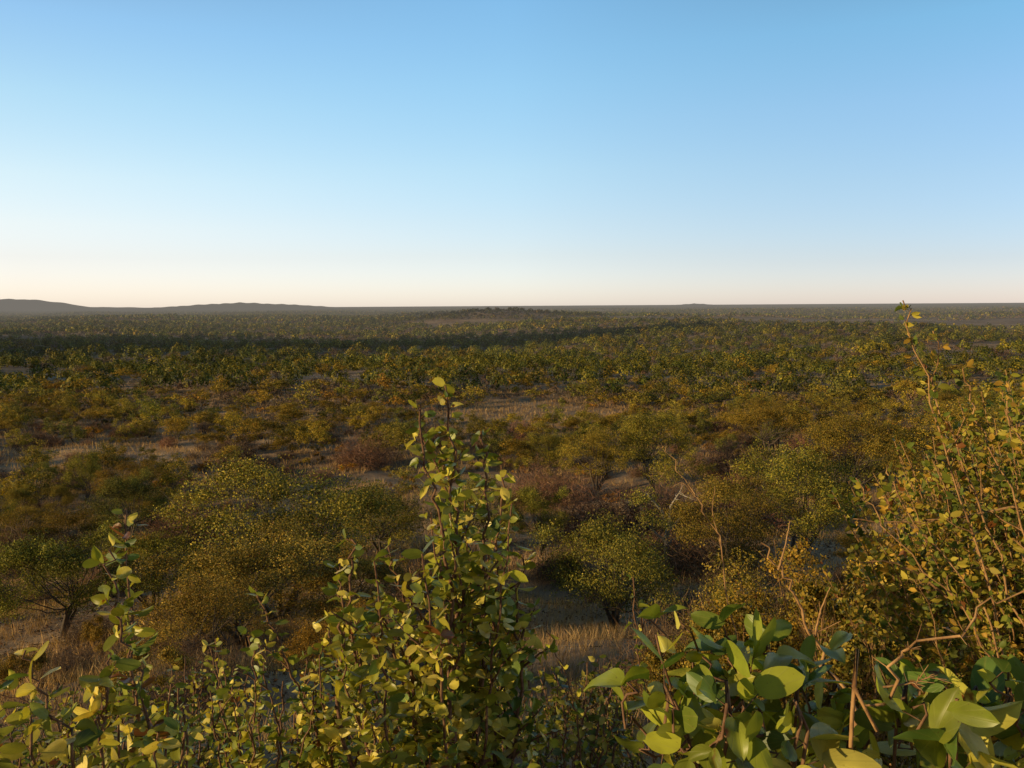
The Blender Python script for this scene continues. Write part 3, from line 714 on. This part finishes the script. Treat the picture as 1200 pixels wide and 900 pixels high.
# --- central mopane shrub: the tall shoots that rise over the plain
r = np.random.default_rng(101)
b = base_at(545, 2.55)
root = thing('mopane_shrub', 'tall mopane shrub in the centre foreground whose leafy shoots rise over the plain', 'shrub', b)
def PX(l, d): return [P(x, y, dd) for (x, y), dd in zip(l, d if isinstance(d, (list, tuple)) else [d]*len(l))]
mains = [([(537, 900), (534, 760), (535, 650), (530, 560), (522, 452)], 2.4, 5, .10),
         ([(533, 880), (541, 720), (532, 620), (524, 560), (518, 520)], 2.44, 3, .3),
         ([(530, 880), (530, 700), (513, 610), (503, 550), (493, 474)], 2.36, 3, .12),
         ([(560, 900), (562, 760), (569, 640), (569, 560), (564, 506)], 2.5, 3, .35),
         ([(580, 900), (578, 780), (583, 660), (588, 590), (586, 532)], 2.6, 3, .3),
         ([(500, 900), (478, 760), (470, 690), (455, 640)], 2.5, 5, .2),
         ([(440, 900), (420, 790), (400, 700), (398, 660)], 2.45, 6, .2),
         ([(415, 900), (402, 760), (410, 680), (412, 632)], 2.3, 4, .35),
         ([(600, 900), (612, 800), (606, 720), (612, 650)], 2.6, 5, .2)]
for l, d, sd, t0 in mains:
    branch(root, [b]+PX(l, d), r, .013, .0032, .055, .024, 1, M_leafnear, M_stem, t0=.30+t0*.45, side=sd+4)
tips = [P(x_, y_, r.uniform(2.3, 2.7)) for x_, y_ in [(545, 580), (505, 600), (580, 620), (480, 665), (600, 590)]]
for _ in range(20):
    px = r.normal(520, 78); top = 600+abs(px-530)*.9
    if px < 390 or px > 660: px = r.uniform(430, 640); top = 640
    tips.append(P(px, top+r.exponential(75), r.uniform(2.1, 3.1)))
grow(root, b, tips, r, .1, rad0=.009, rad1=.0026, leaf=.052, gap=.026, lod=1, mat_leaf=M_leafnear, mat_stem=M_stem, t0=.35, side=3)

# --- smaller shrub between the left shoots and the central one
b = base_at(330, 3.1)
root = thing('mopane_shrub', 'smaller mopane shrub with finer leaves to the left of the tall central shrub', 'shrub', b)
for l in [[(372, 900), (350, 810), (322, 745), (300, 690)], [(300, 900), (298, 830), (300, 780), (292, 745)], [(420, 880), (400, 800), (395, 760), (383, 735)]]:
    branch(root, [b]+PX(l, 2.9), r, .010, .003, .045, .022, 1, M_leafnear, M_stem, t0=.45, side=5)
tips = [P(r.uniform(235, 420), 745+r.exponential(70), r.uniform(2.7, 3.6)) for _ in range(36)]
grow(root, b, tips, r, .1, rad0=.009, rad1=.0026, leaf=.044, gap=.032, lod=1, mat_leaf=M_leafnear, mat_stem=M_stem, t0=.4, side=3)

# --- left shrub with the tallest left shoot
b = base_at(170, 1.9)
root = thing('mopane_shrub', 'mopane shrub at the lower left with a tall slender shoot of large pairs of leaves', 'shrub', b)
for l, d in [([(176, 900), (162, 800), (142, 745), (135, 690), (128, 645)], 1.75), ([(170, 900), (158, 790), (152, 700), (148, 596)], 1.95), ([(120, 900), (122, 850), (126, 800), (130, 770)], 1.7)]:
    branch(root, [b]+PX(l, d), r, .008, .0022, .047, .019, 2, M_leafnear, M_stem, t0=.38, side=3)
tips = [P(r.uniform(90, 235), 800+r.exponential(50), r.uniform(1.6, 2.3)) for _ in range(16)]
grow(root, b, tips, r, .06, rad0=.008, rad1=.0024, leaf=.042, gap=.034, lod=1, mat_leaf=M_leafnear, mat_stem=M_stem, t0=.45, side=2)

b = base_at(50, 1.75)
root = thing('mopane_shrub', 'short mopane shrub in the bottom left corner with one reddish leaning shoot', 'shrub', b)
for l, d in [([(90, 920), (70, 870), (48, 810), (30, 762)], 1.6)]:
    branch(root, [b]+PX(l, d), r, .007, .0020, .046, .021, 2, M_leafnear, M_stem, t0=.4, side=3)
tips = [P(r.uniform(-40, 100), 835+r.exponential(40), r.uniform(1.5, 2.0)) for _ in range(12)]
grow(root, b, tips, r, .05, rad0=.008, rad1=.0026, leaf=.046, gap=.034, lod=1, mat_leaf=M_leafnear, mat_stem=M_stem, t0=.45, side=2)

# --- dark undergrowth at the bottom of the frame
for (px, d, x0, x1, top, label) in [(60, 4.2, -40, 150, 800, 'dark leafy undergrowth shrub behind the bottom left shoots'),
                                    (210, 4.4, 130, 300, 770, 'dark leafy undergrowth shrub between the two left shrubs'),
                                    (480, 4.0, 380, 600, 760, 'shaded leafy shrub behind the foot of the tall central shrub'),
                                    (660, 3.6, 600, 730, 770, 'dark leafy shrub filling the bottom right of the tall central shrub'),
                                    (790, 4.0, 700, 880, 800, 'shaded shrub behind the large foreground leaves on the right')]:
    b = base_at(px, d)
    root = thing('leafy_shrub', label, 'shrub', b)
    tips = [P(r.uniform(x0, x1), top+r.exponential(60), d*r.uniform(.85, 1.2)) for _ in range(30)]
    grow(root, b, tips, r, .1, rad0=.010, rad1=.003, leaf=.048, gap=.038, lod=0, mat_leaf=M_leafnear, mat_stem=M_stem, t0=.3, side=3, tone=LEAFTONE*.62)  # leaf tones darkened to stand in for the shade down here

# --- near right shrub with big leaves
b = base_at(880, 1.05)
root = thing('mopane_shrub', 'close mopane shrub at the bottom right of centre with very large glossy leaves', 'shrub', b)
for l, d in [([(890, 920), (860, 830), (838, 790), (800, 735)], .98), ([(900, 920), (830, 880), (790, 820), (772, 755), (752, 722)], .95), ([(860, 920), (866, 840), (862, 780), (850, 745)], 1.0),
             ([(930, 920), (925, 850), (905, 790), (896, 740)], 1.0), ([(960, 920), (950, 860), (935, 800), (905, 768)], 1.05), ([(820, 930), (765, 890), (745, 850), (735, 800)], .9),
             ([(990, 920), (985, 860), (980, 810), (965, 780)], 1.05), ([(850, 930), (830, 890), (800, 870), (790, 820)], .85), ([(930, 940), (920, 900), (890, 870), (870, 820)], .85)]:
    branch(root, [b]+PX(l, d), r, .006, .0016, .054, .029, 2, M_leafnear, M_stem, tone=LEAFTONE*np.array([.86, .93, .9]), t0=.6, side=2, droop=.25, tipshrink=.15)
b = base_at(1130, 1.0)
root = thing('mopane_shrub', 'close mopane shrub in the bottom right corner with very large glossy leaves', 'shrub', b)
for l, d in [([(1150, 930), (1130, 880), (1110, 845), (1078, 805)], .95), ([(1190, 930), (1170, 870), (1150, 835), (1122, 800)], .95), ([(1050, 930), (1060, 880), (1052, 850), (1062, 815)], .95),
             ([(1200, 900), (1195, 850), (1180, 810), (1172, 785)], 1.0), ([(1120, 940), (1110, 900), (1085, 870), (1070, 830)], .85), ([(1230, 940), (1210, 880), (1190, 850), (1160, 800)], .9)]:
    branch(root, [b]+PX(l, d), r, .006, .0016, .058, .031, 2, M_leafnear, M_stem, tone=LEAFTONE*np.array([.86, .93, .9]), t0=.65, side=2, droop=.25, tipshrink=.15)

# --- tall small-leaved bush on the right
b = base_at(1330, 3.3)
root = thing('small_leaved_bush', 'tall bush with small leaves and long straw coloured stems at the right edge', 'bush', b)
for l, sd in [([(1210, 900), (1160, 700), (1130, 600), (1095, 470), (1064, 372), (1058, 352)], 7), ([(1215, 900), (1190, 720), (1140, 560), (1100, 470), (1093, 388)], 7),
              ([(1230, 900), (1220, 720), (1175, 560), (1145, 480), (1128, 432)], 7), ([(1230, 850), (1225, 700), (1210, 560), (1180, 470)], 6), ([(1230, 850), (1245, 700), (1235, 560), (1205, 450)], 6),
              ([(1200, 850), (1140, 700), (1060, 600), (1040, 545)], 6), ([(1200, 850), (1130, 720), (1040, 620), (1003, 560)], 6)]:
    branch(root, [b]+PX(l, 2.8), r, .008, .0022, .034, .023, 0, M_leafsmall, M_stemo, t0=.45, side=sd, tone=SMALLTONE, pair=False, tipshrink=.1)
tips = []
for _ in range(150):
    px = max(1290-abs(r.normal(0, 185)), r.uniform(960, 1080)); top = r.uniform(-15, 20)+np.interp(px, [950, 990, 1040, 1100, 1160, 1250], [600, 560, 520, 480, 445, 420])
    tips.append(P(px, top+r.exponential(95), r.uniform(2.9, 4.1)))
grow(root, b, tips, r, .0, rad0=.006, rad1=.0015, leaf=.035, gap=.019, lod=0, mat_leaf=M_leafsmall, mat_stem=M_stemo, t0=.25, side=9, tone=SMALLTONE, pair=False, tipshrink=.1)
for l in [[(1225, 585), (1130, 605), (1060, 612), (1000, 608)], [(1110, 700), (1075, 672), (1040, 658), (1008, 660)]]:
    branch(root, PX(l, 3.0), r, .006, .002, .026, .09, 0, M_leafsmall, M_stemo, t0=.1, side=2, tone=SMALLTONE, pair=False)

# --- thorn bush in front of the dense green tree
for (px, py, d, wpx, i, tint, label) in [(1150, 520, 6.2, 260, 8, (1.1, 1.0, .8), 'fine leaved olive bush showing through the tall small-leaved bush'),
                                         (1050, 560, 8.5, 230, 9, (1.2, 1.0, .8), 'fine leaved bush at the left shoulder of the tall small-leaved bush'),
                                         (1010, 600, 5.2, 200, 12, (1.1, 1.1, .9), 'olive bush under the left edge of the tall small-leaved bush'),
                                         (900, 620, 9.5, 220, 10, (1.0, 1.0, .85), 'fine leaved dull bush behind the bare golden forked twig'),
                                         (990, 690, 4.6, 240, 11, (.9, .95, .85), 'dark fine leaved bush below the bare twigs at the right'),
                                         (945, 610, 7.0, 230, 5, (1.15, 1.0, .8), 'fine leaved brownish green thorn bush left of the tall small-leaved bush'),
                                         (1060, 640, 5.5, 200, 6, (1.0, .95, .75), 'fine leaved thorn bush in front of the foot of the tall bush on the right'),
                                         (850, 690, 6.5, 170, 7, (.9, .9, .8), 'fine leaved grey green thorn bush behind the close large-leaved shrub')]:
    q = P(px, py, d); gz = float(H(q[0], d)); rr2 = np.random.default_rng(i)
    root = thing('thorn_bush', label, 'bush', (q[0], d, gz))
    w = wpx*d/F; h = q[2]-gz
    v, f, c, cen = make_crown(rr2, 20000, .028, w, h, 30, .12, False, GREEN*np.array([1.1, 1.02, 1.0]))
    o = obj('crown', mesh('thorn_crown', v, f, M_leafsmall, c), root); o.color = (*tint, 1)
    obj('stems', make_trunk(rr2, cen, h, w, .022, 5, 12).mesh('thorn_stems', M_stemo), root)

# --- bare twigs
def bare(px, d, label, lines, rad=.006, mat=M_stemo, spines=0):
    b = base_at(px, d); root = thing('bare_twig', label, 'twig', b)
    for l, r0 in lines:
        T = Tubes(); pts = spline([p-b for p in ([b] if l[0][1] > 860 else [])+PX(l, d)], 26)
        pts[1:-1] += r.normal(size=(24, 3))*np.linalg.norm(pts[-1]-pts[0])*.004
        T.add(pts, np.linspace(rad*r0, rad*.35*r0, 26), 6)
        for _ in range(spines):
            k = r.integers(8, 25); dd = unit(rvec(1, r)[0]+unit(pts[k]-pts[k-1])*.7)*r.uniform(.010, .024); T.add([pts[k], pts[k]+dd*.6, pts[k]+dd], [rad*.3, rad*.2, .0004], 3)
        obj('branch', T.mesh('bare_branch', mat), root)
bare(985, 1.6, 'bare golden forked twig standing between the two close large-leaved shrubs',
     [([(1000, 900), (965, 780), (930, 700), (912, 665), (892, 636)], 1.0), ([(912, 668), (920, 640), (926, 610)], .5), ([(940, 735), (958, 740), (985, 728)], .5), ([(955, 745), (962, 715), (973, 688)], .6)], .0045)
bare(985, .86, 'thick golden thorny twig rising diagonally to the right edge above the large leaves',
     [([(985, 900), (1012, 850), (1040, 790), (1058, 762), (1110, 738), (1160, 715), (1215, 692)], 1.0), ([(1035, 805), (1070, 800), (1095, 790)], .5)], .0026, spines=14)
bare(860, 2.6, 'long thin bare twig leaning left above the brown undergrowth right of centre',
     [([(880, 900), (862, 760), (845, 640), (815, 580), (782, 532), (775, 520)], 1.0), ([(815, 582), (800, 566), (786, 572)], .6), ([(845, 640), (835, 600), (838, 570)], .6)], .0035)

# --- small leafy shoot before the grass clearing
b = base_at(745, 3.4)
root = thing('mopane_shoot', 'single small shoot with a few bright leaves in front of the dark glossy tree', 'shrub', b)
branch(root, [b]+PX([(765, 900), (752, 800), (745, 740), (742, 676)], 3.2), r, .008, .0025, .045, .05, 1, M_leafnear, M_stem, t0=.6)
b = base_at(690, 3.6)
root = thing('mopane_shoot', 'thin bare-stemmed shoot left of the single small leafy shoot', 'shrub', b)
branch(root, [b]+PX([(680, 900), (672, 820), (655, 770), (640, 740)], 3.3), r, .008, .0025, .042, .07, 1, M_leafnear, M_stem, t0=.5)

# ------------------------------------------------------------------ light
sd = bpy.data.lights.new('sun', 'SUN'); sd.energy = 5.0; sd.angle = math.radians(.6); sd.color = (1.0, .735, .37)
so = bpy.data.objects.new('sun', sd); COL.objects.link(so)
dirv = Vector((math.sin(SUN_AZ)*math.cos(SUN_EL), math.cos(SUN_AZ)*math.cos(SUN_EL), math.sin(SUN_EL)))
so.rotation_euler = dirv.to_track_quat('Z', 'Y').to_euler()
W = bpy.data.worlds.new('World'); SC.world = W; W.use_nodes = True
ns, ls = W.node_tree.nodes, W.node_tree.links; ns.clear()
sky = N(ns, 'ShaderNodeTexSky', sky_type='NISHITA'); sky.sun_disc = False; sky.sun_elevation = SUN_EL; sky.sun_rotation = -SUN_AZ
sky.altitude = 1100; sky.air_density = 1.0; sky.dust_density = .6; sky.ozone_density = 1.5
tc = N(ns, 'ShaderNodeTexCoord'); sp = N(ns, 'ShaderNodeSeparateXYZ'); ls.new(tc.outputs['Generated'], sp.inputs[0])
# the clean-air sky is lifted by tuned gains; the unseen zenith is dimmed to cut fill
SKY_L = [(0, (1.14, 1.11, 1.61)), (0.055, (1.35, 1.11, 1.27)), (0.09, (1.62, 1.29, 1.28)), (0.141, (1.81, 1.51, 1.36)), (0.223, (1.75, 1.72, 1.55)), (0.298, (1.56, 1.73, 1.74)), (0.45, (1.17, 1.21, 1.13)), (0.62, (0.81, 0.8, 0.73)), (1, (0.59, 0.57, 0.52))]
SKY_C = [(0, (1.46, 1.49, 2.26)), (0.06, (1.64, 1.47, 1.73)), (0.101, (1.8, 1.65, 1.75)), (0.161, (1.97, 1.95, 1.9)), (0.255, (1.95, 2.26, 2.22)), (0.34, (1.84, 2.37, 2.43)), (0.45, (1.38, 1.66, 1.58)), (0.62, (0.96, 1.09, 1.02)), (1, (0.7, 0.78, 0.73))]
SKY_R = [(0, (1.53, 1.54, 2.43)), (0.048, (1.47, 1.43, 1.93)), (0.083, (1.55, 1.56, 1.91)), (0.135, (1.68, 1.75, 1.96)), (0.217, (1.77, 2.03, 2.2)), (0.293, (1.61, 2.24, 2.34)), (0.45, (1.21, 1.57, 1.52)), (0.62, (0.84, 1.03, 0.98)), (1, (0.61, 0.74, 0.7))]
def ramp(L):
    rp = N(ns, 'ShaderNodeValToRGB'); ls.new(sp.outputs[2], rp.inputs[0]); e = rp.color_ramp.elements
    e[0].position = L[0][0]; e[0].color = (*L[0][1], 1); e[1].position = 1; e[1].color = (*L[-1][1], 1)
    for p_, c_ in L[1:-1]:
        x_ = e.new(p_); x_.color = (*c_, 1)
    return rp.outputs[0]
def azi(a, b):
    h = N(ns, 'ShaderNodeMath', operation='POWER'); h.inputs[1].default_value = 2; ls.new(sp.outputs[2], h.inputs[0])
    o = N(ns, 'ShaderNodeMath', operation='SUBTRACT'); o.inputs[0].default_value = 1.0001; ls.new(h.outputs[0], o.inputs[1])
    q = N(ns, 'ShaderNodeMath', operation='SQRT'); ls.new(o.outputs[0], q.inputs[0])
    dv = N(ns, 'ShaderNodeMath', operation='DIVIDE'); ls.new(sp.outputs[0], dv.inputs[0]); ls.new(q.outputs[0], dv.inputs[1])
    mr = N(ns, 'ShaderNodeMapRange'); ls.new(dv.outputs[0], mr.inputs[0]); mr.inputs[1].default_value = a; mr.inputs[2].default_value = b
    return mr.outputs[0]
m1 = N(ns, 'ShaderNodeMix', data_type='RGBA'); ls.new(azi(-.52, 0), m1.inputs[0]); ls.new(ramp(SKY_L), m1.inputs[6]); ls.new(ramp(SKY_C), m1.inputs[7])
m2 = N(ns, 'ShaderNodeMix', data_type='RGBA'); ls.new(azi(0, .52), m2.inputs[0]); ls.new(m1.outputs[2], m2.inputs[6]); ls.new(ramp(SKY_R), m2.inputs[7])
# unseen sky behind the viewer, dimmed to cut fill light and deepen contrast
bk = N(ns, 'ShaderNodeMapRange'); ls.new(sp.outputs[1], bk.inputs[0]); bk.inputs[1].default_value = -.6; bk.inputs[2].default_value = .35; bk.inputs[3].default_value = .28; bk.inputs[4].default_value = 1
vs = N(ns, 'ShaderNodeVectorMath', operation='SCALE'); ls.new(m2.outputs[2], vs.inputs[0]); ls.new(bk.outputs[0], vs.inputs['Scale'])
mx = N(ns, 'ShaderNodeMix', data_type='RGBA', blend_type='MULTIPLY'); mx.inputs[0].default_value = 1
ls.new(sky.outputs[0], mx.inputs[6]); ls.new(vs.outputs[0], mx.inputs[7])
bg = N(ns, 'ShaderNodeBackground'); bg.inputs[1].default_value = .12; ls.new(mx.outputs[2], bg.inputs[0])
ow = N(ns, 'ShaderNodeOutputWorld'); ls.new(bg.outputs[0], ow.inputs[0])
SC.view_settings.view_transform = 'Standard'; SC.view_settings.look = 'None'; SC.view_settings.exposure = 0
